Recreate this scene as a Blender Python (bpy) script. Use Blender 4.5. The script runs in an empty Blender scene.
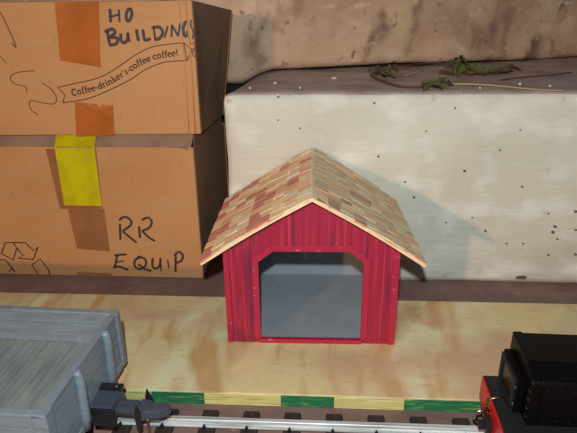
import bpy, bmesh, math, random
from mathutils import Vector, Matrix, noise
random.seed(7)
S = 0.001                      # everything below is written in millimetres
sc = bpy.context.scene
COL = sc.collection

# ------------------------------------------------------------------ camera
PITCH, YAW, ROLL, FPX = math.radians(22.443), math.radians(-3.7475), math.radians(0.7774), 560.0
CAMP = Vector((0, 0, 187.5)); EYE = CAMP.copy()
_f = Vector((math.sin(YAW) * math.cos(PITCH), math.cos(YAW) * math.cos(PITCH), -math.sin(PITCH)))
_r = Vector((math.cos(YAW), -math.sin(YAW), 0))
_d = _f.cross(_r)
RT = math.cos(ROLL) * _r + math.sin(ROLL) * _d
DN = -math.sin(ROLL) * _r + math.cos(ROLL) * _d
cam = bpy.data.objects.new('camera', bpy.data.cameras.new('camera'))
COL.objects.link(cam)
cam.data.sensor_width = 36; cam.data.lens = FPX / 577 * 36
cam.data.clip_start = 0.004; cam.data.clip_end = 50
cam.matrix_world = Matrix.Translation(CAMP * S) @ Matrix((RT, -DN, -_f)).transposed().to_4x4()
sc.camera = cam
# ------------------------------------------------------------------ light
sc.view_settings.view_transform = 'Standard'; sc.view_settings.look = 'None'
sc.view_settings.gamma = 1; sc.view_settings.use_curve_mapping = False
sc.view_settings.exposure = 0.62
w = bpy.data.worlds.new('world'); sc.world = w; w.use_nodes = True
w.node_tree.nodes['Background'].inputs[0].default_value = (0.75, 0.8, 1.0, 1)
w.node_tree.nodes['Background'].inputs[1].default_value = 0.022
def light(name, loc, energy, col, rad):
    l = bpy.data.lights.new(name, 'POINT'); l.energy = energy; l.color = col; l.shadow_soft_size = rad * S
    o = bpy.data.objects.new(name, l); COL.objects.link(o); o.location = Vector(loc) * S
light('camera_flash', (-4, -8, 225), 2.45, (0.84, 0.95, 1.0), 4)            # the camera's own flash, just above the lens
light('room_lamp', (-770, -945, 440), 16, (1.0, 0.56, 0.27), 24)            # incandescent lamp to the left behind the camera

# ------------------------------------------------------------------ helpers
def at(px, py, P, N):
    """Where the sight line through a spot of the photograph meets the plane through P with normal N."""
    d = RT * ((px - 288.5) / FPX) + DN * ((py - 216.5) / FPX) + _f
    P = Vector(P); N = Vector(N)
    return EYE + d * ((P - EYE).dot(N) / d.dot(N))

class MB:
    def __init__(s): s.v = []; s.f = []
    def add(s, vs, fs):
        b = len(s.v); s.v += [Vector(v) for v in vs]; s.f += [[i + b for i in f] for f in fs]; return s
    def hexa(s, p):           # 4 bottom ccw, 4 top ccw
        return s.add(p, [(3, 2, 1, 0), (4, 5, 6, 7), (0, 1, 5, 4), (1, 2, 6, 5), (2, 3, 7, 6), (3, 0, 4, 7)])
    def box(s, x0, x1, y0, y1, z0, z1):
        return s.hexa([(x0, y0, z0), (x1, y0, z0), (x1, y1, z0), (x0, y1, z0), (x0, y0, z1), (x1, y0, z1), (x1, y1, z1), (x0, y1, z1)])
    def prism(s, pts, off):   # polygon ring extruded by vector off
        n = len(pts); off = Vector(off); pts = [Vector(p) for p in pts]
        fs = [list(range(n))[::-1], list(range(n, 2 * n))]
        fs += [(i, (i + 1) % n, n + (i + 1) % n, n + i) for i in range(n)]
        return s.add(pts + [p + off for p in pts], fs)
    def tube(s, pts, r, n=8, r1=None, flat=1.0):
        pts = [Vector(p) for p in pts]; m = len(pts); rings = []; up = None
        for i, p in enumerate(pts):
            t = (pts[min(i + 1, m - 1)] - pts[max(i - 1, 0)]).normalized()
            if up is None: up = t.orthogonal().normalized()
            up = (up - t * up.dot(t)); up = up.normalized() if up.length > 1e-6 else t.orthogonal().normalized()
            side = t.cross(up); rr = r if r1 is None else r + (r1 - r) * i / (m - 1)
            rings += [p + up * math.cos(a) * rr + side * math.sin(a) * rr * flat for a in [2 * math.pi * k / n for k in range(n)]]
        fs = [(i * n + k, i * n + (k + 1) % n, (i + 1) * n + (k + 1) % n, (i + 1) * n + k) for i in range(m - 1) for k in range(n)]
        fs += [list(range(n))[::-1], list(range((m - 1) * n, m * n))]
        return s.add(rings, fs)
    def lathe(s, c, axis, prof, n=24):
        c = Vector(c); axis = Vector(axis).normalized(); u = axis.orthogonal().normalized(); v = axis.cross(u); vs = []
        for (a, r) in prof:
            vs += [c + axis * a + (u * math.cos(t) + v * math.sin(t)) * r for t in [2 * math.pi * k / n for k in range(n)]]
        m = len(prof)
        fs = [(i * n + k, i * n + (k + 1) % n, (i + 1) * n + (k + 1) % n, (i + 1) * n + k) for i in range(m - 1) for k in range(n)]
        fs += [list(range(n))[::-1], list(range((m - 1) * n, m * n))]
        return s.add(vs, fs)
    def ribbon(s, pts, w, N, th=0.12, taper=False):   # flat stroke on the plane with normal N
        pts = [Vector(p) for p in pts]; m = len(pts); N = Vector(N).normalized(); L = []; R = []
        for i, p in enumerate(pts):
            t = (pts[min(i + 1, m - 1)] - pts[max(i - 1, 0)]).normalized(); q = N.cross(t).normalized()
            k = w / 2 * ((0.65 if i in (0, m - 1) else 1) if taper else 1)
            L.append(p + q * k); R.append(p - q * k)
        vs = L + R + [a + N * th for a in L + R]; fs = []
        for i in range(m - 1):
            a, b, c, d = i, i + 1, m + i + 1, m + i; o = 2 * m
            fs += [(o + a, o + d, o + c, o + b), (a, o + a, o + b, b), (d, c, o + c, o + d)]
        return s.add(vs, fs)
    def mesh(s, name, base=(0, 0, 0), bevel=0, seg=2, smooth=False, sub=0, shake=0, nscale=0.05):
        b = Vector(base); bm = bmesh.new(); vs = [bm.verts.new(v - b) for v in s.v]
        for f in s.f:
            try: bm.faces.new([vs[i] for i in f])
            except ValueError: pass
        bmesh.ops.recalc_face_normals(bm, faces=bm.faces)
        if bevel: bmesh.ops.bevel(bm, geom=list(bm.edges), offset=bevel, segments=seg, affect='EDGES', profile=0.5, clamp_overlap=True)
        if sub: bmesh.ops.subdivide_edges(bm, edges=list(bm.edges), cuts=sub, use_grid_fill=True)
        if shake:
            for v in bm.verts:
                v.co += noise.noise_vector(v.co * nscale) * shake
        for v in bm.verts: v.co *= S
        me = bpy.data.meshes.new(name); bm.to_mesh(me); bm.free()
        if smooth:
            for p in me.polygons: p.use_smooth = True
        return me

def spline(pts, n=6):
    pts = [Vector(p) if len(p) == 3 else Vector((p[0], p[1], 0)) for p in pts]
    P = [pts[0]] + pts + [pts[-1]]; out = []
    for i in range(1, len(P) - 2):
        for k in range(n):
            t = k / n; a, b, c, d = P[i - 1], P[i], P[i + 1], P[i + 2]
            out.append(0.5 * ((2 * b) + (c - a) * t + (2 * a - 5 * b + 4 * c - d) * t * t + (3 * b - a - 3 * c + d) * t ** 3))
    return out + [pts[-1]]

def put(name, me, mt, parent=None, loc=(0, 0, 0), rot=None):
    o = bpy.data.objects.new(name, me); COL.objects.link(o)
    if me is not None and mt is not None and not me.materials: me.materials.append(mt)
    o.location = Vector(loc) * S
    if rot: o.rotation_euler = rot
    if parent: o.parent = parent
    return o
class Thing:
    def __init__(s, name, label, cat, base, rotz=0, group=None, kind=None):
        s.base = Vector(base); s.o = bpy.data.objects.new(name, None); COL.objects.link(s.o)
        s.o.empty_display_size = 0.01
        s.o.location = s.base * S; s.o.rotation_euler = (0, 0, rotz)
        if label: s.o['label'] = label
        if cat: s.o['category'] = cat
        if group: s.o['group'] = group
        if kind: s.o['kind'] = kind
    def part(s, name, mb, mt, parent=None, label=None, kind=None, **k):
        o = put(name, mb.mesh(name, s.base, **k), mt, parent or s.o)
        if label: o['label'] = label
        if kind: o['kind'] = kind
        return o
def tag(o, label=None, cat=None, group=None, kind=None):
    for k, v in (('label', label), ('category', cat), ('group', group), ('kind', kind)):
        if v: o[k] = v
    return o

# ------------------------------------------------------------------ materials
def lin(c):
    return tuple(((x / 255) / 12.92 if x / 255 <= 0.04045 else ((x / 255 + 0.055) / 1.055) ** 2.4) for x in c) + (1,)
def mat(name, c, rough=0.7, metal=0, layers=(), bump=None, rand=0, spec=0.5, alpha=1, coat=0):
    """layers: (colour, scale per mm (x,y,z), lo, hi, detail); bump: (scale, strength, distance mm)."""
    m = bpy.data.materials.new(name); m.use_nodes = True; nt = m.node_tree; N = nt.nodes; L = nt.links
    b = N['Principled BSDF']; b.inputs['Roughness'].default_value = rough; b.inputs['Metallic'].default_value = metal
    b.inputs['Specular IOR Level'].default_value = spec; b.inputs['Coat Weight'].default_value = coat
    b.inputs['Alpha'].default_value = alpha
    tc = N.new('ShaderNodeTexCoord'); rgb = N.new('ShaderNodeRGB'); rgb.outputs[0].default_value = lin(c); cur = rgb.outputs[0]
    def noise_of(scale, detail, dist=0.0):
        mp = N.new('ShaderNodeMapping'); L.new(tc.outputs['Object'], mp.inputs[0])
        sc3 = scale if isinstance(scale, tuple) else (scale,) * 3
        mp.inputs['Scale'].default_value = [q / S for q in sc3]
        n = N.new('ShaderNodeTexNoise'); n.inputs['Scale'].default_value = 1; n.inputs['Detail'].default_value = detail
        n.inputs['Distortion'].default_value = dist
        L.new(mp.outputs[0], n.inputs[0]); return n.outputs[0]
    for ly in layers:
        col, scale, lo, hi = ly[:4]; det = ly[4] if len(ly) > 4 else 4
        mr = N.new('ShaderNodeMapRange'); L.new(noise_of(scale, det, ly[5] if len(ly) > 5 else 0), mr.inputs[0])
        mr.inputs[1].default_value = lo; mr.inputs[2].default_value = hi
        mx = N.new('ShaderNodeMix'); mx.data_type = 'RGBA'; L.new(mr.outputs[0], mx.inputs[0]); L.new(cur, mx.inputs[6])
        mx.inputs[7].default_value = lin(col); cur = mx.outputs[2]
    if rand:
        oi = N.new('ShaderNodeObjectInfo'); mr = N.new('ShaderNodeMapRange'); L.new(oi.outputs['Random'], mr.inputs[0])
        mr.inputs[3].default_value = 1 - rand; mr.inputs[4].default_value = 1 + rand
        hs = N.new('ShaderNodeHueSaturation'); L.new(mr.outputs[0], hs.inputs['Value']); L.new(cur, hs.inputs['Color']); cur = hs.outputs[0]
    L.new(cur, b.inputs['Base Color'])
    if bump:
        bp = N.new('ShaderNodeBump'); L.new(noise_of(bump[0], 5), bp.inputs['Height'])
        bp.inputs['Strength'].default_value = bump[1]; bp.inputs['Distance'].default_value = bump[2] * S; L.new(bp.outputs[0], b.inputs['Normal'])
    m['cur'] = 0
    return m

M = {}
M['bench'] = mat('bench_brown', (134, 102, 92), 0.75, layers=[((108, 80, 72), 0.03, 0.4, 0.7), ((166, 142, 130), (0.16, 0.5, 0.3), 0.60, 0.78, 6), ((185, 168, 155), 0.9, 0.72, 0.80, 2)], bump=(0.5, 0.3, 0.5))
M['ply'] = mat('plywood_face', (222, 196, 144), 0.6, layers=[((204, 160, 104), (0.045, 0.012, 0.05), 0.50, 0.62, 3, 1.0), ((228, 214, 168), (0.035, 0.014, 0.03), 0.52, 0.66, 3, .8), ((204, 164, 126), (0.016, 0.03, 0.03), 0.50, 0.70, 2), ((190, 154, 108), (0.12, 0.4, 1), 0.60, 0.8, 6)], bump=((0.1, 0.8, 0.8), 0.2, 0.2))
M['ply_core'] = mat('plywood_core', (150, 120, 80), 0.8, layers=[((96, 72, 46), (0.02, 0.6, 0.9), 0.5, 0.6, 2)])
M['edge_green'] = mat('edge_paint_green', (34, 104, 66), 0.55, layers=[((60, 140, 84), (0.12, 0.5, 0.9), 0.5, 0.7), ((150, 168, 78), (0.10, 0.7, 1.0), 0.58, 0.70, 5)], bump=((0.1, 0.8, 0.8), 0.4, 0.3))
M['edge_yellow'] = mat('edge_paint_yellow', (196, 184, 118), 0.6, layers=[((212, 204, 134), (0.05, 0.8, 0.9), 0.45, 0.6), ((150, 136, 66), (0.06, 1, 1.3), 0.55, 0.7, 5), ((104, 150, 70), (0.04, 0.1, 0.2), 0.62, 0.74)], bump=((0.05, 1.2, 1.2), 0.5, 0.4))
M['white_stone'] = mat('whitewashed_stone', (216, 212, 196), 0.85, layers=[((202, 197, 179), 0.014, 0.42, 0.66, 5), ((236, 234, 224), (0.03, 0.05, 0.05), 0.5, 0.72, 6), ((186, 176, 150), 0.07, 0.66, 0.78, 6), ((150, 138, 118), 0.35, 0.74, 0.80, 2)], bump=((0.05, 0.15, 0.35), 0.45, 1.2))
M['ledge_dust'] = mat('ledge_dust', (190, 170, 162), 0.9, layers=[((164, 144, 136), 0.05, 0.45, 0.65), ((200, 184, 174), 0.2, 0.64, 0.76), ((136, 114, 102), 0.4, 0.66, 0.76)], bump=(0.6, 0.4, 0.6))
M['brown_stone'] = mat('brown_wall_stone', (200, 168, 138), 0.85, layers=[((164, 130, 104), 0.012, 0.40, 0.62, 5), ((222, 196, 170), (0.02, 0.05, 0.03), 0.52, 0.72, 6), ((128, 98, 80), (0.05, 0.06, 0.03), 0.54, 0.72, 8), ((100, 80, 72), (0.16, 0.2, 0.12), 0.62, 0.74, 5), ((212, 184, 154), (0.1, 0.1, 0.2), 0.6, 0.78, 6)], bump=((0.06, 0.1, 0.14), 0.8, 2.2))
M['black_gap'] = mat('gap_shadow_black', (26, 26, 26), 0.95)  # near-black colour standing in for the shade deep in the wall joint
M['pit'] = mat('stone_pit', (96, 84, 74), 0.9)
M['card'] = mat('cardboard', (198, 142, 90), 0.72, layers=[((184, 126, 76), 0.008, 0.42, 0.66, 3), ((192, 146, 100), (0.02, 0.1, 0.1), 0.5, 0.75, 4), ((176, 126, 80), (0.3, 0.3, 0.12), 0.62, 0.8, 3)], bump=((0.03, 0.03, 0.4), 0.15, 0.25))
M['card_shaded'] = mat('cardboard_shaded', (118, 90, 66), 0.8, layers=[((98, 74, 54), 0.02, 0.42, 0.66, 3)], bump=((0.03, 0.03, 0.4), 0.2, 0.25))  # same cardboard, with the shade on the side panels put into its colour
M['card_lid'] = mat('cardboard_lid', (160, 128, 104), 0.85, layers=[((136, 108, 88), 0.04, 0.42, 0.66, 3)])
M['tape'] = mat('packing_tape', (184, 102, 46), 0.22, layers=[((168, 88, 38), 0.03, 0.4, 0.65)], bump=(0.10, 0.35, 0.8))
M['tape_dull'] = mat('packing_tape_dull', (158, 104, 66), 0.4, layers=[((142, 92, 60), 0.04, 0.4, 0.65)], bump=(0.08, 0.2, 0.4))
M['yellow'] = mat('yellow_tape', (206, 190, 12), 0.35, layers=[((180, 164, 16), 0.06, 0.45, 0.68)], bump=(0.08, 0.3, 0.5))
M['marker'] = mat('marker_ink', (62, 52, 56), 0.6)
M['pen'] = mat('pen_ink', (110, 66, 44), 0.6)
M['print'] = mat('print_ink', (70, 34, 22), 0.6)
M['red'] = mat('barn_red', (158, 28, 56), 0.5, layers=[((184, 50, 70), (0.5, 0.5, 0.02), 0.5, 0.68, 5), ((104, 30, 62), (0.3, 0.3, 0.012), 0.55, 0.70, 4), ((236, 200, 206), (0.9, 0.9, 0.35), 0.77, 0.80, 3)], bump=((0.9, 0.9, 0.04), 0.3, 0.3))
M['red_trim'] = mat('barn_red_trim', (172, 32, 61), 0.5, layers=[((200, 100, 118), (0.25, 0.25, 0.6), 0.62, 0.74, 5)], bump=(0.6, 0.3, 0.3))
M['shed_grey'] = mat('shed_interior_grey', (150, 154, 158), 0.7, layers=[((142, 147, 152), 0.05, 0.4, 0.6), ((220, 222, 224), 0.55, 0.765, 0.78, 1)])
M['dark_ply'] = mat('roof_underside', (60, 42, 32), 0.8)
SH = [((248, 214, 168), (234, 190, 144)), ((244, 196, 154), (226, 168, 126)), ((224, 150, 124), (198, 116, 96)), ((242, 222, 190), (226, 200, 164)), ((206, 164, 132), (182, 138, 108)), ((234, 200, 162), (214, 176, 136))]
for i, (a, b_) in enumerate(SH):
    M['sh%d' % i] = mat('shingle_wood_%d' % i, a, 0.8, layers=[(b_, (0.12, 1.2, 0.12), 0.42, 0.62, 4)], rand=0.10, bump=((0.1, 1.5, 0.1), 0.4, 0.25))
M['car_grey'] = mat('car_grey_plastic', (122, 132, 140), 0.42, layers=[((112, 121, 128), (0.03, 0.03, 0.3), 0.45, 0.62, 4), ((136, 145, 150), (0.35, 0.05, 0.4), 0.58, 0.74, 4)], bump=((0.06, 0.3, 0.6), 0.25, 0.25))
M['car_floor'] = mat('car_floor_grey', (140, 142, 136), 0.5, layers=[((122, 124, 119), (0.5, 0.04, 0.2), 0.45, 0.62, 4), ((160, 158, 136), (0.12, 0.05, 0.1), 0.6, 0.75, 5), ((190, 188, 168), (0.5, 0.1, 0.4), 0.70, 0.78, 5)], bump=((0.5, 0.05, 0.5), 0.3, 0.3))
M['black'] = mat('black_plastic', (30, 30, 32), 0.42, bump=(0.6, 0.2, 0.15))
M['coupler'] = mat('coupler_dark_grey', (66, 70, 80), 0.38)
M['loco'] = mat('loco_black', (7, 6, 6), 0.4, layers=[((11, 9, 8), 0.04, 0.4, 0.6)], spec=0.16)
M['loco_deck'] = mat('loco_deck', (20, 21, 21), 0.6, bump=(0.8, 0.6, 0.4))
M['loco_window'] = mat('loco_end_panel', (20, 20, 15), 0.3)
M['loco_red'] = mat('beam_red', (196, 22, 28), 0.35, layers=[((170, 16, 24), 0.06, 0.45, 0.65)])
M['brass'] = mat('brass', (190, 140, 96), 0.25, 1)
M['chrome'] = mat('steel', (190, 186, 180), 0.2, 1)
M['rail'] = mat('rail_steel', (220, 222, 218), 0.42, 0.35, layers=[((166, 170, 166), (0.02, 0.5, 0.6), 0.45, 0.6, 4)])
M['tie'] = mat('tie_brown', (46, 32, 28), 0.7, layers=[((60, 43, 37), (0.5, 0.05, 0.3), 0.45, 0.6)], bump=((0.8, 0.08, 0.8), 0.4, 0.3))
M['spike'] = mat('spike_dark', (44, 36, 40), 0.5, 0.4)
M['leaf'] = mat('dry_leaf_green', (84, 84, 40), 0.8, layers=[((60, 52, 30), 0.12, 0.42, 0.62), ((128, 112, 62), 0.2, 0.58, 0.74)], bump=(0.4, 0.5, 0.5))
M['leaf_brown'] = mat('dry_leaf_brown', (112, 82, 50), 0.85, layers=[((84, 58, 38), 0.12, 0.42, 0.62)], bump=(0.4, 0.5, 0.5))
M['stem_red'] = mat('vine_stem_red', (96, 54, 46), 0.7)
M['stem_straw'] = mat('vine_stem_straw', (176, 156, 108), 0.7)

# ------------------------------------------------------------------ the setting
fl = Thing('floor', None, None, (0, 250, 0), kind='structure')
fl.part('bench_surface', MB().add([(-420 + i * 42, 40 + j * 52, 0) for j in range(13) for i in range(24)],
        [(j * 24 + i, j * 24 + i + 1, (j + 1) * 24 + i + 1, (j + 1) * 24 + i) for j in range(12) for i in range(23)]), M['bench'])
fl.part('bench_slab', MB().box(-420, 546, 40, 664, -24, -0.3), M['ply_core'], bevel=1)

def stone(x0, x1, y0, y1, z0, z1, step=6, rad=4, amp=0.8, ns=0.05, top=None, seed=0, slump=None):
    """Rounded, slightly uneven block as a dense shell."""
    bm = bmesh.new(); cx, cy, cz = (x0 + x1) / 2, (y0 + y1) / 2, (z0 + z1) / 2; hx, hy, hz = (x1 - x0) / 2, (y1 - y0) / 2, (z1 - z0) / 2
    mb = MB(); idx = {}
    nx, ny, nz = [max(2, int(2 * h / step)) for h in (hx, hy, hz)]
    def V(i, j, k):
        if (i, j, k) not in idx:
            p = Vector((-hx + 2 * hx * i / nx, -hy + 2 * hy * j / ny, -hz + 2 * hz * k / nz))
            q = Vector([max(-h + rad, min(h - rad, c)) for c, h in zip(p, (hx, hy, hz))]); d = p - q
            if d.length > 1e-6: p = q + d.normalized() * min(d.length, rad)
            p += Vector((cx, cy, cz)); p += noise.noise_vector(p * ns + Vector((seed, 0, 0))) * amp + noise.noise_vector(p * ns * 4) * amp * 0.35
            if slump: p = slump(p)
            idx[(i, j, k)] = len(mb.v); mb.v.append(p)
        return idx[(i, j, k)]
    for (a, na, b, nb, c, nc) in (('x', nx, 'y', ny, 'z', nz), ('y', ny, 'z', nz, 'x', nx), ('z', nz, 'x', nx, 'y', ny)):
        for i in range(na):
            for j in range(nb):
                for kk in (0, nc):
                    def G(u, v):
                        t = {a: u, b: v, c: kk}; return V(t['x'], t['y'], t['z'])
                    mb.f.append([G(i, j), G(i + 1, j), G(i + 1, j + 1), G(i, j + 1)])
    return mb
# whitewashed block whose dusty top makes the ledge
def sl(p):
    if p.x < -34 and p.z > 90:                      # worn corner at the left end
        k = min(1, (-34 - p.x) / 26); p = Vector((p.x, p.y, p.z - k * k * (1.0 + 7.5 * min(1, max(0, (p.y - 345) / 80)))))
    return p
blk = Thing('wall_ledge', None, None, (60, 341, 0), kind='structure')
bo = blk.part('block', stone(-62, 520, 341, 640, -1, 127.2, 5, 4, 0.7, slump=sl), M['white_stone'], smooth=True)
bo.data.materials.append(M['ledge_dust'])
for p in bo.data.polygons:
    c = p.center / S
    if p.normal.z > 0.75 and c.z > 110: p.material_index = 1
mb = MB()
NY = (0, -1, 0)
for (u, v, r) in [(377+3/2.4, 120+87/2.4, 1.0), (377+67/2.4, 120+148/2.4, .8), (377+89/2.4, 120+185/2.4, .9), (377+210/2.4, 120+122/2.4, 1.0), (377+348/2.4, 120+160/2.4, .8), (377+77/2.4, 120+264/2.4, 1.0), (377+165/2.4, 120+245/2.4, .7), (377+228/2.4, 120+234/2.4, .7), (377+260/2.4, 120+266/2.4, .9), (377+427/2.4, 120+255/2.4, 1.2), (377+421/2.4, 120+269/2.4, 1.3), (377+432/2.4, 120+285/2.4, .8), (377+411/2.4, 120+323/2.4, .9), (377+476/2.4, 120+219/2.4, 1.1), (377+476/2.4, 120+263/2.4, 1.1), (377+476/2.4, 120+322/2.4, 1.0), (377+311/2.4, 120+296/2.4, .6), (377+350/2.4, 120+296/2.4, .7), (377+411/2.4, 120+224/2.4, .7), (374, 103, .9), (300, 128, .6), (426, 131, .6), (500, 150, .7), (278, 120, .6), (455, 108, .7), (520, 130, .6)]:
    c = at(u, v, (0, 341, 0), NY); a0 = random.random()
    mb.prism([c + Vector((math.cos(t + a0) * r * 0.85 * random.uniform(.75, 1.2), 0.6, math.sin(t + a0) * r * 0.7 * random.uniform(.75, 1.2))) for t in [k * math.pi / 4 for k in range(8)]], (0, -1.5, 0))
c = at(521, 277, (0, 341, 0), NY)
mb.prism([c + Vector((x, 0.8, z)) for x, z in ((-3.4, -.9), (2.6, -1), (3.4, .2), (2.8, 1.1), (-2.8, .8))], (0, -1.9, 0))
blk.part('surface_pits', mb, M['pit'], kind='stuff')
mb = MB()                                            # crumbs of plaster on the ledge
for (u, v, r) in [(334, 78, 2.4), (275, 83, 1.2), (278, 95, .8), (300, 88, .7), (520, 84, .9), (480, 88, .7), (550, 86, .8), (250, 88, .8)]:
    c = at(u, v, (0, 0, 127.6), (0, 0, 1))
    mb.lathe(c, (0, 0, 1), [(-.5, r), (.3, r * .9), (.8, r * .4)], 7)
blk.part('plaster_crumbs', mb, M['white_stone'], kind='stuff')

# rear wall: brown stone, running back to the right, with a dark open joint over the ledge
base = [(-330, 372), (-110, 382), (-63, 394), (-46, 424), (-10, 431), (27, 438), (60, 446), (99, 458), (150, 478), (214, 505), (340, 560), (530, 640)]
def wline(x):
    for (a, b), (c, d) in zip(base, base[1:]):
        if x <= c: return b + (d - b) * (x - a) / (c - a)
    return base[-1][1]
mb = MB(); nx, nz = 190, 46
z_bot = 130.4
base_w = [(-330, 440), (-63, 440), (-46, 426)] + base[4:]
for k in range(nz + 1):
    for i in range(nx + 1):
        x = -330 + 850 * i / nx; t = k / nz; z = z_bot + t * 150
        y = wline(x) if x > -44 else 426.5
        p = Vector((x, y, z)); n = noise.noise(p * 0.02) * 3 + noise.noise(p * 0.07) * 1.2 + noise.noise(p * 0.2) * .35
        r = max(0, 1 - (z - z_bot) / 4); y2 = y + n - 2 + r * r * 3.5
        dip = 0.8 * math.sin(x * 0.03) + (-2.2 if x > 140 else 0) * min(1, max(0, (x - 140) / 60)) - 10.5 * min(1, max(0, (-34 - x) / 26)) ** 2
        mb.v.append(Vector((x, y2, z + dip * (1 - t))))
for k in range(nz):
    for i in range(nx):
        a = k * (nx + 1) + i; mb.f.append([a, a + 1, a + nx + 2, a + nx + 1])
n0 = len(mb.v)                                       # bottom lip going back, and the top going back
for i in range(nx + 1): mb.v.append(mb.v[i] + Vector((0, 24, 1)))
for i in range(nx + 1): mb.v.append(mb.v[nz * (nx + 1) + i] + Vector((0, 60, 0)))
for i in range(nx):
    mb.f.append([n0 + i, n0 + i + 1, i + 1, i]); a = nz * (nx + 1) + i; b = n0 + nx + 1 + i; mb.f.append([a, a + 1, b + 1, b])
wb = Thing('wall_back', None, None, (0, 430, 130), kind='structure')
wb.part('stone_face', mb, M['brown_stone'], smooth=True)
mb = MB()
pts = [(x, wline(x) + 12 if x > -44 else 438) for x in range(-330, 521, 10)]
mb.v = [Vector((x, y, z)) for z in (0.5, 152) for x, y in pts]; k = len(pts)
mb.f = [[i, i + 1, k + i + 1, k + i] for i in range(k - 1)]
wb.part('joint_recess', mb, M['black_gap'])

# ------------------------------------------------------------------ plywood sheet with a painted front edge
PT = 7.5
ply = Thing('plywood_sheet', 'thin tan plywood sheet with green and yellow painted front edge under the shed', 'board', (0, 257, 0))
ply.part('top_veneer', MB().box(-330, 420, 213.6, 302, PT - 1.1, PT), M['ply'], bevel=0.15, seg=1)
ply.part('core', MB().box(-330, 420, 215, 301.6, 0.15, PT - 1.1), M['ply_core'])
b = [at(u, 398, (0, 213.5, 0), NY).x for u in (-300, 118, 152, 204, 281, 334, 405, 560, 700)]
for i in range(len(b) - 1):
    g = i % 2 == 0
    mb = MB().box(b[i] + .05, b[i + 1] - .05, 213.4, 215, 0.1, PT - 0.7)
    ply.part('edge_stripe', mb, M['edge_green' if (i % 2 == 0 and i > 0) or i == 0 else 'edge_yellow'] , label=('green' if g else 'yellow') + ' painted stretch of the edge', bevel=0.2, seg=1)

# ------------------------------------------------------------------ cardboard boxes
def slab(mb, q, N, t):      # quad with thickness t inwards
    return mb.prism(q, -Vector(N).normalized() * t)
class Card:
    def __init__(s, name, label, FL, FR, BR, BL, bulge=0):   # each corner: (x, y, z0, z1)
        s.t = Thing(name, label, 'box', ((FL[0] + FR[0]) / 2, FL[1], FL[2])); s.c = (FL, FR, BR, BL)
        lo = [Vector((c[0], c[1], c[2])) for c in s.c]; hi = [Vector((c[4] if len(c) > 4 else c[0], c[1], c[3])) for c in s.c]
        nm = ('front_panel', 'side_panel', 'back_panel', 'side_panel'); s.N = []
        ctr = sum(lo, Vector()) / 4
        for i in range(4):
            j = (i + 1) % 4; a, b_ = lo[i], lo[j]; n = (b_ - a).cross(Vector((0, 0, 1))).normalized()
            s.N.append(n); e = (b_ - a).normalized() * (0 if i % 2 == 0 else 1.9)
            mb = slab(MB(), [a + e, b_ - e, hi[j] - e, hi[i] + e], n, 1.8)
            s.t.part(nm[i], mb, M['card'] if i in (0, 2) else M['card_shaded'], bevel=0.7)
        up = Vector((0, 0, 1)); f1 = [(hi[0] * .5 + hi[3] * .5), (hi[1] * .5 + hi[2] * .5)]
        g = Vector((0, .5, 0)); v8 = Vector((0, 0, -1.6)); 
        def ins(p, k=2.2): return p + (Vector((ctr.x, ctr.y, p.z)) - p).normalized() * k
        if bulge:                                    # flaps pushed up by an overfull box: they rise from the edge, then lie flat
            u2 = Vector((0, 8.5, bulge)); side = Vector((1.6, 0, 0)); bz = Vector((0, 0, bulge))
            a0, a1 = ins(hi[0]), hi[1] - side + Vector((0, 1, 0))
            mb = MB().prism([a0, a1, a1 + u2, a0 + u2], v8)
            m0, m1 = f1[0] + bz, f1[1] + bz - side
            mb.prism([a0 + u2, a1 + u2, m1, m0], v8); s.t.part('top_flap', mb, M['card_lid'])
            s.t.part('top_flap', MB().prism([m0 + g, m1 + g, hi[2] - side - Vector((0, 8, -bulge)), hi[3] + side - Vector((0, 8, -bulge))], v8), M['card_lid'])
            s.t.part('side_lip', MB().prism([hi[1] + Vector((-1.9, 9, -1)), hi[2] + Vector((-1.9, -8, -1)), hi[2] + Vector((-1.9, -8, bulge - 1)), hi[1] + Vector((-1.9, 9, bulge - 1))], (1.0, 0, 0)), M['card_shaded'])
        else: s.t.part('top_flap', MB().prism([ins(hi[0]), ins(hi[1]), f1[1] - g - Vector((2, 0, 0)), f1[0] - g + Vector((2, 0, 0))], v8), M['card_lid'], bevel=.4)
        if not bulge: s.t.part('top_flap', MB().prism([f1[0] + g + Vector((2, 0, 0)), f1[1] + g - Vector((2, 0, 0)), ins(hi[2]), ins(hi[3])], v8), M['card_lid'], bevel=.4)
        s.t.part('bottom_panel', MB().prism([ins(lo[0]), ins(lo[1]), ins(lo[2]), ins(lo[3])], (0, 0, 1.5)), M['card_lid'])
        s.lo, s.hi = lo, hi
    def P(s, u, v, i=0, off=0.05): return at(u, v, s.lo[i], s.N[i]) + s.N[i] * off
    def strokes(s, name, lines, w, m, i=0, sm=True, label=None, off=.05):
        mb = MB()
        for ln in lines:
            pts = [s.P(u, v, i, off) for u, v in ln]
            if sm and len(pts) > 2: pts = spline(pts, 5)
            mb.ribbon(pts, w, s.N[i], taper=sm)
        return s.t.part(name, mb, m, label=label)
    def patch(s, name, q, m, label=None, off=.04, th=.15, cuts=6):
        a, b_, c, d = [s.P(u, v, 0, off) for u, v in q]
        return s.t.part(name, slab(MB(), [a, b_, c, d], s.N[0], -th), m, label=label)

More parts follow.
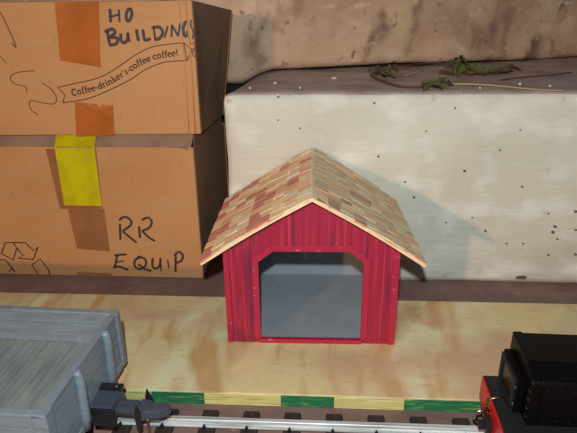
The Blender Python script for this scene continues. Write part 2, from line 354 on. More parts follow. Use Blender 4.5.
low = Card('cardboard_box', 'lower cardboard box marked RR EQUIP with yellow tape, on the bench', (-262, 339.5, 0.1, 93.5), (-82, 338.6, 0.1, 93.5), (-73.2, 408, 0.1, 93.5), (-255, 412, 0.1, 93.5), bulge=6.2)
def Z(l, ox, oy, k): return [[(ox + x / k, oy + y / k) for x, y in q] for q in l]
low.strokes('marker_lettering', Z([[(115, 108), (117, 150), (118, 200)], [(110, 88), (140, 68), (175, 85), (178, 115), (130, 150)], [(130, 150), (180, 192), (212, 218)],
    [(225, 120), (228, 155), (232, 190)], [(240, 88), (275, 72), (298, 95), (285, 130), (240, 150)], [(245, 150), (280, 185), (318, 208)],
    [(100, 287), (92, 330), (85, 362)], [(82, 292), (120, 286), (155, 285)], [(92, 330), (140, 322)], [(75, 362), (110, 355), (165, 375)],
    [(238, 300), (205, 315), (200, 350), (230, 370), (262, 350), (262, 315), (235, 300), (215, 298)], [(220, 340), (260, 370), (298, 380)],
    [(305, 305), (303, 350), (320, 366), (343, 350), (350, 305)], [(349, 305), (353, 382)], [(390, 315), (398, 365)],
    [(437, 290), (436, 340), (436, 386)], [(428, 292), (455, 270), (478, 290), (470, 320), (440, 335)]], 100, 205, 5.77), 1.6, M['marker'], label='dark marker letters RR EQUIP')
rec = low.strokes('recycling_symbol', Z([[(10, 170), (40, 90), (95, 90), (122, 130), (95, 215), (10, 170)], [(95, 90), (185, 92), (240, 148), (275, 122), (240, 212), (130, 202), (168, 185), (122, 130)],
    [(275, 318), (230, 250), (290, 208), (350, 285), (360, 326)], [(0, 215), (40, 215), (80, 265), (108, 300)], [(65, 302), (80, 280), (108, 300)]], 0, 230, 7.21), .85, M['print'], sm=False, label='printed recycling arrows')
low.patch('tape_strip', [(45.7, 148.9), (96, 148), (102.5, 208.5), (60.3, 209)], M['tape_dull'], 'dull brown packing tape')
low.patch('tape_strip', [(67.8, 209.2), (104, 208.8), (110, 251.5), (77, 248.5)], M['tape_dull'], 'dull brown packing tape')
low.patch('tape_strip', [(77, 272), (111.5, 273.3), (112, 277.4), (77, 276)], M['tape_dull'], 'dull brown packing tape')
low.patch('yellow_tape', [(55, 148.2), (94.5, 147.6), (102, 205.7), (64.5, 205)], M['yellow'], 'bright yellow tape', off=.25)
a = Vector((-82, 338.6, 93.5))
yt = [at(55, 148.2, low.lo[0], low.N[0]), at(94.5, 147.6, low.lo[0], low.N[0])]
low.t.part('yellow_tape', MB().prism([Vector((yt[0].x, 338.9, 93.75)), Vector((yt[1].x, 338.9, 93.75)), Vector((yt[1].x - 1, 347, 99.9)), Vector((yt[0].x - 1.5, 347, 99.9))], (0, 0, .15)), M['yellow'], label='bright yellow tape folded over the top edge')
low.t.part('torn_edge', MB().prism([(-97, 338.2, 93.9), (-86, 338.2, 93.6), (-84, 338.4, 91.4), (-86.5, 338.3, 92.2), (-89, 338.2, 93.1)], (0, 1.2, .1)), M['card_lid'])

upz = 99.95
up = Card('cardboard_box', 'upper cardboard box marked HO BUILDINGS with coffee slogan, resting on the lower box', (-258, 340.5, upz, 180.5), (-78.3, 348, upz, 180.0, -78.0), (-73, 405, upz, 172.4, -63), (-250, 405, upz, 172.4))
up.strokes('marker_lettering', Z([[(72, 42), (74, 75), (75, 108)], [(115, 45), (118, 106)], [(75, 80), (118, 70)], [(168, 38), (152, 60), (152, 95), (166, 98), (178, 65), (168, 38)],
    [(58, 145), (64, 180), (72, 216)], [(46, 153), (82, 140), (97, 158), (68, 180)], [(68, 180), (108, 184), (102, 210), (68, 218)],
    [(124, 160), (125, 192), (140, 205), (157, 190), (158, 156)], [(158, 156), (167, 202)], [(200, 140), (204, 170), (210, 198)], [(230, 140), (240, 192), (268, 184)],
    [(282, 132), (290, 190)], [(272, 135), (308, 130), (326, 155), (312, 183), (286, 191)], [(350, 125), (335, 182)], [(368, 178), (370, 120)], [(370, 120), (400, 173)], [(400, 173), (410, 112)],
    [(446, 104), (432, 112), (424, 145), (432, 172), (446, 168), (442, 148)]], 95, 0, 4.81), 1.9, M['marker'], label='dark marker letters HO BUILDING')
up.strokes('marker_lettering', Z([[(463, 95), (460, 120), (470, 145), (474, 165), (468, 188)]], 95, 0, 4.81), 1.0, M['marker'], label='last marker letter S running over the corner')
up.strokes('marker_lettering', [[(199.5, 17), (203, 25), (202, 34), (199, 40)], [(201.5, 14), (201, 20)]], 1.0, M['marker'], i=1, label='end of the marker letter S on the side')
up.strokes('pen_scribble', Z([[(215, 65), (120, 75), (70, 95), (68, 125), (100, 150), (155, 165), (168, 200)], [(260, 140), (310, 175), (345, 220), (345, 260), (310, 272), (200, 252), (182, 265), (195, 310), (238, 340)]], 0, 60, 6.18), .6, M['pen'])
up.strokes('pen_scribble', Z([[(0, 70), (45, 160), (100, 290), (70, 265)], [(0, 345), (40, 390)]], 0, 0, 6.18), .7, M['pen'])
top = [(57.6, 87.3), (77.7, 82.9), (95.8, 78.7), (109.6, 72.5), (123, 63.6), (135.6, 55), (151.2, 47.2), (166.8, 44.4), (183.7, 42.8)]
bot = [(62.8, 102.7), (77, 100.8), (91.6, 97.4), (109.6, 89.8), (130.4, 79.6), (145, 69.8), (162.1, 62.8), (175, 61.1), (187.1, 60.4)]
sp2 = lambda l: [(p.x, p.y) for p in spline(l, 5)]
up.strokes('printed_banner', [sp2(top), sp2(bot), [(57.6, 87.3), (65, 95), (62.8, 102.7)], [(183.7, 42.8), (187.1, 60.4)], [(183.7, 42.8), (192.2, 50), (187.1, 60.4)],
    [(192.6 + 3 * math.cos(t), 46 + 3.2 * math.sin(t)) for t in [k * .5236 for k in range(13)]], [(194.4 + 1.8 * math.cos(t), 53.5 + 3 * math.sin(t)) for t in [k * .5236 for k in range(13)]]], .55, M['print'], sm=False, label='printed ribbon outline')
# slogan in a small serif hand-built alphabet: strokes (points, width) in units of the x-height
TH, TN = .26, .12
def arc(cx, cy, rx, ry, a0, a1, n=10): return [(cx + rx * math.cos(math.radians(a0 + (a1 - a0) * k / n)), cy + ry * math.sin(math.radians(a0 + (a1 - a0) * k / n))) for k in range(n + 1)]
GL = {
 'C': (1.15, [(arc(.6, .72, .5, .70, 50, 310), TH), ([(.95, 1.42), (.95, 1.0)], TN)]),
 'o': (.98, [(arc(.45, .5, .35, .45, 0, 360, 14), .22)]),
 'c': (.84, [(arc(.45, .5, .36, .45, 45, 315), .22), ([(.68, .82), (.72, .66)], .2)]),
 'e': (.88, [(arc(.43, .5, .34, .45, 0, 310), .22), ([(.12, .54), (.76, .54)], TN)]),
 'f': (.62, [([(.28, 0), (.28, 1.1), (.38, 1.42), (.62, 1.42)], .22), ([(.05, .95), (.6, .95)], TN), ([(.05, .05), (.52, .05)], TN)]),
 '-': (.55, [([(.08, .5), (.46, .5)], .2)]),
 'd': (1.0, [(arc(.4, .48, .3, .43, 0, 360, 12), .2), ([(.74, 1.5), (.74, 0)], .24), ([(.55, 1.46), (.74, 1.46)], TN), ([(.74, .05), (.95, .05)], TN)]),
 'r': (.75, [([(.28, 1.0), (.28, 0)], .24), ([(.06, .95), (.28, .95)], TN), ([(.06, .05), (.5, .05)], TN), ([(.3, .75), (.48, .95), (.68, .86)], .18)]),
 'i': (.56, [([(.28, 1.0), (.28, 0)], .24), ([(.06, .95), (.28, .95)], TN), ([(.06, .05), (.5, .05)], TN), ([(.28, 1.5), (.28, 1.26)], .26)]),
 'n': (1.08, [([(.25, 1.0), (.25, 0)], .24), ([(.05, .95), (.25, .95)], TN), ([(.05, .05), (.45, .05)], TN), ([(.28, .75), (.5, .97), (.78, .8), (.8, 0)], .22), ([(.62, .05), (1.0, .05)], TN)]),
 'k': (1.02, [([(.25, 1.5), (.25, 0)], .24), ([(.05, 1.45), (.25, 1.45)], TN), ([(.05, .05), (.45, .05)], TN), ([(.28, .42), (.8, .95)], TN), ([(.42, .55), (.88, 0)], .24)]),
 "'": (.36, [([(.18, 1.5), (.15, 1.1)], .2)]),
 's': (.78, [([(.64, .8), (.42, .95), (.2, .78), (.36, .56), (.6, .4), (.58, .12), (.32, .05), (.12, .24)], .19)]),
 '!': (.5, [([(.25, 1.5), (.25, .45)], .24), ([(.25, .2), (.25, .0)], .26)]),
 ' ': (.45, [])}
BL = [(72.3, 96.0), (84, 93.4), (97, 90.2), (111, 84.2), (126.3, 74.9), (138, 67.0), (149.6, 61.4), (160, 58.3), (178.6, 55.8)]
bl = spline(BL, 12); cum = [0]
for p, q in zip(bl, bl[1:]): cum.append(cum[-1] + (q - p).length)
txt = "Coffee-drinker's-coffee coffee!"; tw = sum(GL[c][0] for c in txt); sx = cum[-1] / tw; xh = 4.5
def onb(sv, h):
    sv = max(0, min(cum[-1] - 1e-4, sv)); i = max(k for k in range(len(cum)) if cum[k] <= sv); i = min(i, len(bl) - 2)
    t = (bl[i + 1] - bl[i]).normalized(); p = bl[i] + t * (sv - cum[i]); return (p.x + t.y * h, p.y - t.x * h)
mb = MB(); pos = 0
for ch in txt:
    adv, st = GL[ch]
    for pts, wd in st:
        mb.ribbon([up.P(*onb((pos + x) * sx, y * xh)) for x, y in pts], wd * 3.3, up.N[0])
    pos += adv
up.t.part('printed_slogan', mb, M['print'], label="printed words Coffee-drinker's-coffee coffee!")
up.patch('tape_strip', [(54.5, 1.5), (99, 1.5), (100.7, 67.4), (60.3, 60.5)], M['tape'], 'glossy orange packing tape')
def crinkle(q):
    a, b_, c, d = [up.P(u, v, 0, .3) for u, v in q]; mb = MB(); n = 14
    for j in range(n + 1):
        for i in range(n + 1):
            p = a.lerp(b_, i / n).lerp(d.lerp(c, i / n), j / n); e = 1 if 0 < i < n and 0 < j < n else .3
            mb.v.append(p + up.N[0] * (abs(noise.noise(p * .35)) * 1.1 + abs(noise.noise(p * .12)) * .8) * e)
    mb.f = [[j * (n + 1) + i, j * (n + 1) + i + 1, (j + 1) * (n + 1) + i + 1, (j + 1) * (n + 1) + i] for j in range(n) for i in range(n)]
    return mb
up.t.part('tape_strip', crinkle([(75, 102), (113.3, 105.5), (114.5, 135.2), (76.5, 136.6)]), M['tape'], label='crinkled glossy orange packing tape', smooth=True)
# folded crease down the front right corner
for dx, ww in ((3.5, .8), (7.5, .6)):
    mb = MB(); p0 = up.lo[1] + Vector((-dx, -.25 - dx * .03, 1)); p1 = up.hi[1] + Vector((-dx, -.25 - dx * .03, -1))
    mb.tube([p0, (p0 + p1) / 2 + Vector((.5, 0, 0)), p1], ww * .55, 6); up.t.part('corner_crease', mb, M['card'], smooth=True)

# ------------------------------------------------------------------ little red shed
shed = Thing('model_shed', 'little red wooden shed with open front and shingled roof on the plywood', 'model shed', (-5.6, 255.5, PT), math.radians(0.9))
B = PT + .1; X0, X1 = -50.3, 39.1; XC = -5.0; YF, YB = 255.5, 333; ZR = 91.8; SL = 34.6 / 55.6
def zroof(x): return ZR - abs(x - XC) * SL
OP = [(-32.6, B + 2.4), (-32.6, 56.6), (-24.8, 62.6), (14.2, 62.6), (21.2, 56.6), (21.2, B + 2.4)]
def ztop_open(x):
    if x <= -32.6 or x >= 21.2: return None
    if x < -24.8: return 56.6 + (x + 32.6) / 7.8 * 6
    if x > 14.2: return 56.6 + (21.2 - x) / 7 * 6
    return 62.6
nb = 11; wd = (X1 - X0) / nb
xs = [X0 + wd * i for i in range(nb + 1)]
for i in range(nb):
    a, b_ = xs[i] + .06, xs[i + 1] - .06
    segs = [a, b_] ; cuts = sorted([c for c in (-32.6, -24.8, XC, 14.2, 21.2) if a < c < b_])
    mb = MB(); e = [a] + cuts + [b_]
    yf = YF + random.uniform(-.22, .12)
    for u, v in zip(e, e[1:]):
        m_ = (u + v) / 2; zt = ztop_open(m_)
        def col(z0u, z0v, z1u, z1v): mb.prism([(u, yf, z0u), (v, yf, z0v), (v, yf, z1v), (u, yf, z1u)], (0, 2, 0))
        if zt is None: col(B, B, zroof(u) - 1.3, zroof(v) - 1.3)
        else:
            f = lambda x: ztop_open(min(max(x, -32.59), 21.19)); col(f(u), f(v), zroof(u) - 1.3, zroof(v) - 1.3)
    shed.part('wall_plank', mb, M['red'])
# trim around the opening, proud of the planks
OUT = [(-35.8, B + 2.4), (-35.8, 58.0), (-26.0, 66.0), (15.4, 66.0), (24.4, 58.0), (24.4, B + 2.4)]
for k in range(5):
    q = [OP[k], OP[k + 1], OUT[k + 1], OUT[k]]
    shed.part('opening_trim', MB().prism([(x, YF - .5, z) for x, z in q], (0, .45, 0)), M['red_trim'], bevel=.12, seg=1)
shed.part('sill', MB().box(-33.6, 22, YF - 1, YF + 1.8, B, B + 2.4), M['red_trim'], bevel=.25)
shed.part('corner_trim', MB().box(X1 - 3.2, X1 + .3, YF - .9, YF - .1, B, zroof(X1) - .6), M['red_trim'], bevel=.15, seg=1)
shed.part('corner_trim', MB().box(X0 - .3, X0 + 2.6, YF - .9, YF - .1, B, zroof(X0) - .6), M['red_trim'], bevel=.15, seg=1)
for sx_, x in ((-1, X0), (1, X1 - 2)):
    for j in range(8):
        y0 = YF + 2.2 + j * 9.4; y1 = min(y0 + 9.2, YB)
        shed.part('wall_plank', MB().box(x, x + 2, y0, y1, B, zroof(X0) - .8), M['red'])
    xi = X0 + 2.05 if sx_ < 0 else X1 - 2.65
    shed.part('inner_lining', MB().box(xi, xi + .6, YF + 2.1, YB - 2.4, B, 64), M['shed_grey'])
for i in range(nb):
    a, b_ = xs[i] + .1, xs[i + 1] - .1; mb = MB(); e = [a] + ([XC] if a < XC < b_ else []) + [b_]
    for u, v in zip(e, e[1:]): mb.prism([(u, YB - 1.6, B), (v, YB - 1.6, B), (v, YB - 1.6, zroof(v)), (u, YB - 1.6, zroof(u))], (0, 1.6, 0))
    shed.part('wall_plank', mb, M['red'])
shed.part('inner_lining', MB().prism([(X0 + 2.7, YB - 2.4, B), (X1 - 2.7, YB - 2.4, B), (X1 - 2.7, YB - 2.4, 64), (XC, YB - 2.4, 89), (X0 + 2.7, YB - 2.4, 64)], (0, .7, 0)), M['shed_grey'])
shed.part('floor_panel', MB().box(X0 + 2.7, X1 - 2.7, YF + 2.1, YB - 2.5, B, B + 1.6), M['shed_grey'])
# roof: deck panels, front edge boards and single shingles in overlapping courses
RY0, RY1 = 249.6, 339.4; EAV = 55.8
def rp(s_, d, y, h=0):                          # point at distance d (horizontal) from ridge, with a slight belly
    k = 0.9 * math.sin(math.pi * d / EAV)
    n = Vector((s_ * SL, 0, 1)).normalized()
    d2 = d * (1 - (0.075 if s_ > 0 else 0.0) * max(0, y - RY0) / 90)   # the right slope narrows a little to the back
    return Vector((XC + s_ * d2, y, ZR - d * SL + .3)) + n * (h + k)
for s_ in (-1, 1):
    mb = MB(); n = 8
    for i in range(n + 1):
        d = (EAV - 1) * i / n
        mb.v += [rp(s_, d, RY0 + .6), rp(s_, d, RY1 - .6), rp(s_, d, RY1 - .6, 1.0), rp(s_, d, RY0 + .6, 1.0)]
    mb.f = [[4 * i + k, 4 * i + (k + 1) % 4, 4 * i + 4 + (k + 1) % 4, 4 * i + 4 + k] for i in range(n) for k in range(4)] + [[0, 1, 2, 3], [4 * n + 3, 4 * n + 2, 4 * n + 1, 4 * n]]
    shed.part('roof_panel', mb, M['dark_ply'])
NC = 9; cl = EAV / NC / math.cos(math.atan(SL))    # exposed length along the slope
protos = []
for k in range(5):
    wv = 6.5; mb = MB(); L_ = cl * 1.75
    mb.hexa([(0, .12, 0), (L_, 0, 0), (L_ + random.uniform(-.5, .6), wv - .15, 0), (0, wv - .2, 0), (0, .12, .25), (L_, 0, .95), (L_ + random.uniform(-.3, .3), wv - .15, .95), (0, wv - .2, .25)])
    for j in range(6): 
        me = mb.mesh('shingle'); me.materials.append(M['sh%d' % j]); protos.append((k, j, me))
def pm(j): return random.choice([m_ for a, b_, m_ in protos if b_ == j])
RZ = shed.base
cnt = 0
for s_ in (-1, 1):
    for c in range(NC):
        d0 = EAV / NC * (c - .72); d0 = max(d0, 0.05); y = RY0 - (0 if c % 2 else 2.4)
        while y < RY1 - 1:
            wv = random.uniform(4.2, 7.0)
            ya = max(y, RY0 + random.uniform(-.5, .3)); yb = min(y + wv, RY1)
            if yb - ya > 1.2:
                nz_ = noise.noise(Vector((s_ * 9 + c * .42, ya * .045, 3)))
                r = random.random()
                if s_ < 0: j = 2 if nz_ > .05 and r < .65 else random.choice([0, 0, 1, 1, 3, 0])
                else: j = 4 if nz_ > .12 and r < .16 else random.choice([0, 3, 5, 1, 5, 0, 5])
                o = put('shingle', pm(j), None, shed.o)
                p = rp(s_, d0, ya, 1.05); q = rp(s_, d0 + EAV / NC, ya, 1.05)
                ex = (q - p).normalized(); ey = Vector((0, 1, 0)); ez = ex.cross(ey)
                flip = ez.z < 0
                if flip: ez = -ez
                tl = random.uniform(0, .4)
                rot = Matrix((ex, ey, ez)).transposed().to_4x4()
                lk = 1 if c > 0 else (1 / 1.75) * 1.05 + .0
                o.matrix_local = Matrix.Translation((p + ez * tl - shed.base) * S) @ rot @ Matrix.Diagonal((lk * (random.uniform(.93, 1.07) if c < NC - 1 else random.uniform(.96, 1.0)), (yb - ya) / 6.5, 1, 1))
                cnt += 1
            y += wv
print('shingles', cnt)
shed.part('ridge_seam', MB().prism([(XC - 1.6, RY0, ZR - .2), (XC, RY0, ZR + .5), (XC + 1.6, RY0, ZR - .2), (XC + 1.5, RY0, ZR + 1.2), (XC, RY0, ZR + 2.0), (XC - 1.5, RY0, ZR + 1.2)], (0, RY1 - RY0, 0)), M['sh3'])
# rake edge: a thin pale wooden strip under the front shingles
for s_ in (-1, 1):
    mb = MB(); n = 8
    for i in range(n + 1):
        d = EAV * i / n; a = rp(s_, d, RY0 - .2, -.1); b_ = rp(s_, d, RY0 - .2, 1.1)
        mb.v += [a, a + Vector((0, .7, 0)), b_ + Vector((0, .7, 0)), b_]
    mb.f = [[4 * i + k, 4 * i + (k + 1) % 4, 4 * i + 4 + (k + 1) % 4, 4 * i + 4 + k] for i in range(n) for k in range(4)] + [[0, 1, 2, 3], [4 * n + 3, 4 * n + 2, 4 * n + 1, 4 * n]]
    shed.part('rake_strip', mb, M['sh0'])

# ------------------------------------------------------------------ track
RYC, RG = 187.2, 11.0                            # centre line, half gauge
trk = Thing('model_track', 'straight length of steel model railway track with brown sleepers in front', 'track', (0, RYC, 0))
txs = [-12.8 + 19.4 * k for k in range(-17, 18)]
tie_me = MB().hexa([(-4.1, -20.8, .05), (4.1, -20.8, .05), (4.1, 20.8, .05), (-4.1, 20.8, .05), (-3.5, -20.4, 2.1), (3.5, -20.4, 2.1), (3.5, 20.4, 2.1), (-3.5, 20.4, 2.1)]).mesh('sleeper', bevel=.2, seg=1)
tie_me.materials.append(M['tie'])
spk = MB().box(-.75, .75, -1.1, .6, 0, 1.0).box(-.4, .4, -.2, 1.0, .9, 1.5).mesh('spike'); spk.materials.append(M['spike'])
for x in txs:
    t_ = put('sleeper', tie_me, None, trk.o, loc=(x, 0, 0))
    for s_ in (-1, 1):
        for q in (-1, 1):
            put('spike', spk, None, t_, loc=(q * .9, s_ * (RG + .2) + q * 3.0, 2.1), rot=(0, 0, math.pi if q > 0 else 0))
for s_ in (-1, 1):
    y = RYC + s_ * RG; prof = [(-2.3, 2.12), (2.3, 2.12), (2.3, 2.5), (.6, 2.9), (.5, 4.0), (1.25, 4.3), (1.25, 5.2), (.9, 5.5), (-.9, 5.5), (-1.25, 5.2), (-1.25, 4.3), (-.5, 4.0), (-.6, 2.9), (-2.3, 2.5)]
    trk.part('rail', MB().prism([(-335, y + a, z) for a, z in prof], (670, 0, 0)), M['rail'])

# ------------------------------------------------------------------ shared rolling stock pieces
def wheelset(th, x, zr=5.5, r=5.6):
    mb = MB()
    for s_ in (-1, 1):
        y = RYC + s_ * RG; i = y - s_ * 2.0
        mb.lathe((x, i, zr + r), (0, s_, 0), [(-.9, r + .9), (-.2, r + .9), (0, r), (2.6, r - .1), (2.9, r - .8), (1.8, r - 1.4), (1.8, 1.4), (2.6, 1.1)], 24)
    mb.lathe((x, RYC - RG, zr + r), (0, 1, 0), [(0, .9), (2 * RG, .9)], 10)
    return th.part('wheelset', mb, M['spike'], smooth=False)
def truck(th, x, span=11, top=17.6):
    for q in (-1, 1): wheelset(th, x + q * span)
    for s_ in (-1, 1):
        y = RYC + s_ * (RG + 4.2); mb = MB()
        mb.prism([(x - span - 4, y, 10), (x - span + 3, y, 9), (x - 5, y, 7.4), (x + 5, y, 7.4), (x + span - 3, y, 9), (x + span + 4, y, 10), (x + span + 3, y, 13.6), (x + 5, y, 15.4), (x - 5, y, 15.4), (x - span - 3, y, 13.6)], (0, 1.6 * s_, 0))
        th.part('truck_frame', mb, M['black'], bevel=.2, seg=1)
    th.part('bolster', MB().box(x - 3, x + 3, RYC - RG - 4, RYC + RG + 4, 13.8, top), M['black'])
def plank_lines(a, b_, n): return [a + (b_ - a) * k / n for k in range(n + 1)]

# ------------------------------------------------------------------ grey open wagon
XE = -96.6; YN, YFA = 151.4, 221.4; ZB, ZT = 18.0, 47.0; XL = -300
gon = Thing('open_wagon', 'grey open goods wagon with ribbed end, on the track at left', 'wagon', (XE, RYC, 5.5), math.radians(-2.2))
gon.part('underframe', MB().box(XL, XE - 3, YN + 4, YFA - 4, ZB - .4, ZB + 4), M['car_grey'], bevel=.4)
n = 30; fx = plank_lines(XL + 2, XE - 3.2, n)
for i in range(n): gon.part('floor_plank', MB().box(fx[i] + .12, fx[i + 1] - .12, YN + 3, YFA - 3, ZB + 4, 29.5), M['car_floor'], bevel=.12, seg=1)
zl = plank_lines(ZB + .4, ZT - 1.4, 5)
for (y0, y1) in ((YN, YN + 2.6), (YFA - 2.6, YFA)):
    for k in range(5): gon.part('side_plank', MB().box(XL, XE - 3.0, y0 + .1, y1 - .1, zl[k] + .1, zl[k + 1] - .1), M['car_grey'], bevel=.15, seg=1)
    gon.part('top_rail', MB().box(XL, XE - 1.6, y0 - .3, y1 + .3, ZT - 1.5, ZT), M['car_grey'], bevel=.25)
for xx in (XE,):
    for k in range(5): gon.part('end_plank', MB().box(xx - 3.0, xx - .6, YN + 2, YFA - 2, zl[k] + .04, zl[k + 1] - .04), M['car_grey'], bevel=.08, seg=1)
    gon.part('top_rail', MB().box(xx - 3.2, xx - .2, YN + 2.4, YFA - 2.4, ZT - 1.5, ZT), M['car_grey'], bevel=.25)
    for k in range(5): gon.part('end_plank', MB().box(XL, XL + 2.4, YN + 2, YFA - 2, zl[k] + .04, zl[k + 1] - .04), M['car_grey'], bevel=.08, seg=1)
    for y0, y1 in ((YN - .3, YN + 5.0), (YFA - 3.6, YFA + .3)):
        gon.part('corner_post', MB().box(xx - 5.4, xx + .5, y0, y1, ZB - .2, ZT + .1), M['car_grey'], bevel=.45)
    for yc in (176.4, 204.0):
        mb = MB(); mb.tube([(xx - .1, yc, ZB), (xx + .6, yc, ZB + 6), (xx + 1.0, yc, ZT - 6), (xx + .7, yc, ZT - 1.6), (xx - .3, yc, ZT - .3)], 2.0, 12, flat=1.0)
        gon.part('end_rib', mb, M['car_grey'], smooth=True)
    gon.part('end_sill', MB().box(xx - 3, xx + .1, YN + 5, YFA - 4, ZB - .8, ZB + 2.6), M['car_grey'], bevel=.3)
truck(gon, XE - 30)
truck(gon, XL + 28)
# coupler of the wagon
cb = gon.part('coupler_box', MB().hexa([(XE - 3, 181.5, 18.6), (XE + 10, 181.2, 18.6), (XE + 10, 195.6, 18.6), (XE - 3, 195.2, 18.6), (XE - 1.5, 182, 24.4), (XE + 9, 182, 24.4), (XE + 9, 195, 24.4), (XE - 1.5, 194.6, 24.4)]), M['coupler'], bevel=.5)
gon.part('cover_plate', MB().box(XE - .5, XE + 9.5, 192.5, 196.2, 24, 25.6).lathe((XE + 7, 194, 25), (0, 0, 1), [(0, 1.4), (1.2, 1.3), (1.7, .8)], 12), M['black'], parent=cb)
gon.part('cover_skirt', MB().box(XE + .5, XE + 10.6, 180.8, 182.0, 15.0, 24), M['black'], parent=cb, bevel=.3)
gon.part('shank', MB().box(XE + 9, XE + 18.5, 184.5, 191.5, 18.6, 21.4), M['coupler'], bevel=.6)
gon.part('shank_rib', MB().box(XE + 9, XE + 17, 187.4, 188.6, 21.3, 22.2), M['coupler'], bevel=.2)
kn = [(18, 182.5), (21, 182), (23.5, 184), (28, 184.5), (32, 187), (32.5, 189.5), (29, 190.5), (25.5, 189.5), (23.2, 191.5), (19, 192)]
gon.part('knuckle', MB().prism([(XE + x, y, 17.6) for x, y in kn], (0, 0, 4.2)), M['coupler'], bevel=.5)
gon.part('knuckle_plate', MB().prism([(XE + 19.2, 181.8, 12.5), (XE + 21.0, 181.8, 13.5), (XE + 21.6, 181.6, 22), (XE + 20.0, 181.6, 26.5), (XE + 18.8, 181.8, 22)], (0, 1.3, 0)), M['black'], bevel=.2, seg=1)
gon.part('knuckle_plate', MB().prism([(XE + 20.6, 191.6, 15), (XE + 24.4, 191.6, 17), (XE + 23.6, 191.6, 22), (XE + 21.2, 191.6, 26.8), (XE + 20.2, 191.6, 22)], (0, 1.2, 0)), M['black'], bevel=.2, seg=1)
gon.part('trip_pin', MB().tube([(XE + 22.5, 186, 18), (XE + 22.8, 185.2, 12), (XE + 23.4, 184.6, 8.6), (XE + 25.5, 184.2, 7.4)], .55, 8), M['brass'], smooth=True, label='copper coloured pin')

# ------------------------------------------------------------------ black engine with red buffer beam
XT = 71.0
ten = Thing('model_engine', 'black model railway engine end with red buffer beam, on the track at right', 'engine', (XT + 10, RYC + 2, 5.5), math.radians(-1.6))
ten.part('buffer_beam', MB().prism([(XT, 207.2, 26), (XT, 207.2, 15.6), (XT, 199.5, 11.2), (XT, 176, 11.2), (XT, 168.4, 15.6), (XT, 168.4, 26)], (1.8, 0, 0)), M['loco_red'], bevel=.25, label='red buffer beam')
ten.part('deck', MB().box(XT + .6, 300, 168.2, 207.4, 23.4, 26.4), M['loco_deck'], bevel=.3)
ten.part('deck_tread', MB().box(XT + 1.6, XT + 8.5, 170, 205.6, 26.4, 26.9), M['loco_deck'], bevel=.15)
XB = XT + 9.8
prof = [(206.2, 26.5), (206.2, 50.2), (186.6, 50.2), (178.2, 46.9), (177.4, 45.5), (177.4, 26.5)]
ten.part('body', MB().prism([(XB + 4.0, y, z) for y, z in prof], (210, 0, 0)), M['loco'], bevel=.25)
ten.part('end_cap', MB().prism([(XB, y + (.4 if y > 190 else -.4 if y < 180 else 0), z + (.35 if z > 40 else 0)) for y, z in prof], (3.8, 0, 0)), M['loco'], bevel=.35)
en = ten.part('end_door', MB().box(XB - 3.2, XB, 183.6, 204.4, 26.6, 43.2), M['loco'], bevel=.4)
fr = MB()
for (y0, y1, z0, z1) in ((184.6, 203.4, 41, 42.3), (184.6, 203.4, 28, 29.2), (184.6, 186.4, 29.2, 41), (201.6, 203.4, 29.2, 41)): fr.box(XB - 4.2, XB - 3.1, y0, y1, z0, z1)
ten.part('door_frame', fr, M['loco_deck'], parent=en)
ten.part('door_panel', MB().box(XB - 3.5, XB - 3.15, 186.6, 201.4, 29.4, 40.8), M['loco_window'], parent=en)
for z in (31, 39): ten.part('hinge', MB().tube([(XB - 3.8, 183.7, z - 1.2), (XB - 3.8, 183.7, z + 1.2)], .6, 8), M['black'], parent=en, smooth=True)
mb = MB()
for y in (178.3, 181, 184):
    for z in (30, 34, 38, 42): mb.lathe((XB - .1, y if y < 180 else 179.5, z), (-1, 0, 0), [(0, .35), (.3, .25)], 6)
for k in range(30):
    for z in (29, 43.5): mb.lathe((XB + 6 + k * 5, 177.4, z), (0, -1, 0), [(0, .35), (.3, .25)], 6)
ten.part('rivets', mb, M['loco_deck'], kind='stuff')
ten.part('roof_seam', MB().box(XB + 4, 295, 186.0, 187.0, 50.1, 50.7), M['loco'], bevel=.15)
ten.part('handrail', MB().tube([(XT - .2, 190.5, 21), (XT - 2.0, 190.5, 23.5), (XT - 1.6, 190, 27.6), (XT + .8, 189.8, 28.6), (XT + 5.0, 190.4, 28.7), (XT + 5.6, 190.4, 26.4)], .55, 8), M['brass'], smooth=True, label='brass grab rail')
cp = ten.part('coupler_pocket', MB().box(XT - 2.4, XT + .2, 184, 190.4, 14.6, 20.2), M['black'], bevel=.4)
ten.part('coupler_shank', MB().box(XT - 5, XT - 2, 185.4, 189, 15.8, 18), M['spike'], bevel=.4)
ten.part('coupler_hook', MB().tube([(XT - 1.5, 190.8, 20.6), (XT - 3.6, 190.6, 21.4), (XT - 5.4, 190.4, 20.2), (XT - 6.0, 190.2, 17.6), (XT - 4.6, 189.8, 16.4)], .7, 8), M['chrome'], smooth=True, label='shiny steel hook')
truck(ten, XT + 34, top=23)
truck(ten, XT + 150, top=23)
# ------------------------------------------------------------------ dried vine on the ledge
ZL = 127.6
def L(u, v, h=0): return at(u, v, (0, 0, ZL + h), (0, 0, 1))
vine = Thing('dried_vine', 'dried green and brown vine sprig lying on the dusty ledge', 'plant', L(440, 80))
vine.part('stem', MB().tube(spline([L(372, 76, 1.5), L(385, 82, 1), L(398, 86, .8), L(412, 87, 1), L(428, 86, 1.2), L(440, 84, 1)], 5), .9, 6, .6), M['stem_red'], label='dark red stem', smooth=True)
vine.part('stem', MB().tube(spline([L(428, 86, 1), L(452, 84, 1.2), L(478, 84.5, 1), L(500, 86, .8), L(530, 89, .6), L(566, 91, .4)], 5), .75, 6, .35), M['stem_straw'], label='straw coloured stem', smooth=True)
vine.part('stem', MB().tube(spline([L(383, 70, 3), L(400, 66, 5), L(420, 63.5, 4), L(440, 63, 4), L(456, 66, 2)], 5), .6, 6, .4), M['stem_red'], label='thin arching stem', smooth=True)
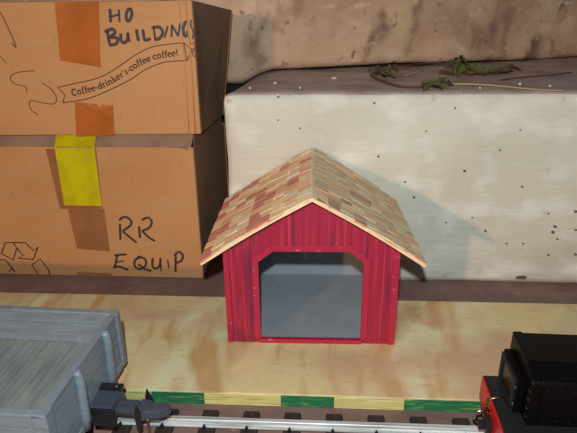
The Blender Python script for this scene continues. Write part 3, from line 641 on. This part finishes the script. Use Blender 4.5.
vine.part('stem', MB().tube(spline([L(452, 70, 1), L(470, 71, 2), L(492, 74, 1), L(512, 71, 1)], 5), .6, 6, .4), M['stem_red'], smooth=True)
vine.part('stem', MB().tube(spline([L(405, 76, 1), L(418, 71, 3), L(424, 68, 3.5)], 5), .4, 6, .3), M['stem_straw'], smooth=True)
def leaf(c, size, yaw, tilt, roll, m, curl=1.0, asp=.55):
    mb = MB(); n, k = 8, 6; R_ = Matrix.Rotation(yaw, 3, 'Z') @ Matrix.Rotation(tilt, 3, 'Y') @ Matrix.Rotation(roll, 3, 'X'); sd = random.random() * 50
    for i in range(n + 1):
        t = i / n; wv = math.sin(math.pi * min(1, t * .96 + .03)) ** .7 * asp * size * (1 + .25 * math.sin(i * 2.3 + sd))
        for j in range(k + 1):
            s_ = -1 + 2 * j / k; p = Vector(((t - .5) * size, s_ * wv * .5, curl * (abs(s_) ** 1.5 * wv * .45) + curl * size * .12 * math.sin(t * 5 + sd)))
            p += noise.noise_vector(p * .35 + Vector((sd, 0, 0))) * size * .10
            mb.v.append(c + R_ @ p)
    lowz = min(v.z for v in mb.v)
    if lowz < ZL + .1: mb.v = [v + Vector((0, 0, ZL + .1 - lowz)) for v in mb.v]
    nn = len(mb.v); mb.v += [v + Vector((0, 0, -.25)) for v in mb.v]
    mb.f = [[i * (k + 1) + j, i * (k + 1) + j + 1, (i + 1) * (k + 1) + j + 1, (i + 1) * (k + 1) + j] for i in range(n) for j in range(k)]
    mb.f += [[q + nn for q in f][::-1] for f in mb.f]
    vine.part('leaf', mb, M[m], smooth=True)
for (u, v, h, s_, ya, ti, ro, m, cu) in [
    (378, 75, 2, 13, .2, .1, .6, 'leaf', 1.0), (388, 74, 3, 12, 2.6, -.2, -.6, 'leaf_brown', 1), (395, 70, 4, 9, .9, -.8, .3, 'leaf', 1.0), (372, 72, 2, 9, .5, .2, -.4, 'leaf_brown', .8), (384, 73, 4, 10, .2, .3, .9, 'leaf', 1),
    (456, 64, 7, 11, 1.0, -1.2, .5, 'leaf', 1.0), (462, 60, 8, 9, .3, .4, .8, 'leaf', 1.2), (452, 70, 4, 9, 2.0, -1.0, .3, 'leaf', 1.0), (459, 74, 2, 10, 1.2, -.9, .6, 'leaf', .8), (450, 64, 6, 9, 2.8, .5, .9, 'leaf', 1.2), (446, 73, 2, 11, .1, .1, .3, 'leaf_brown', .6),
    (474, 69, 3, 14, -.1, .1, .7, 'leaf', .7), (490, 72, 2, 15, .1, 0, .5, 'leaf', .7), (504, 71, 2, 14, .2, 0, .4, 'leaf', .6), (514, 69, 1.5, 13, .3, .1, .3, 'leaf_brown', .6), (468, 74, 1, 10, .4, 0, .4, 'leaf_brown', .8), (480, 73, 1, 12, .2, 0, .4, 'leaf_brown', .5),
    (423, 86, 3, 8, 1.4, -.7, .6, 'leaf', 1.2), (434, 85, 2, 9, .2, .2, .7, 'leaf', 1), (443, 83, 3, 9, 2.4, -.4, .7, 'leaf', 1), (449, 84, 2, 7, .9, .4, .5, 'leaf_brown', 1), (428, 84, 2, 8, .3, .3, .5, 'leaf_brown', 1), (438, 87, 1.5, 8, .1, .3, .9, 'leaf', 1)]:
    leaf(L(u, v, h), s_, ya, ti, ro, m, cu)
tag(put('twig', MB().tube(spline([L(500, 80, .6), L(525, 77, .7), L(550, 75, .6), L(572, 72, .6)], 5), .5, 6, .3).mesh('twig', smooth=True), M['stem_red']), 'thin dark bare twig on the ledge right of the vine', 'twig')
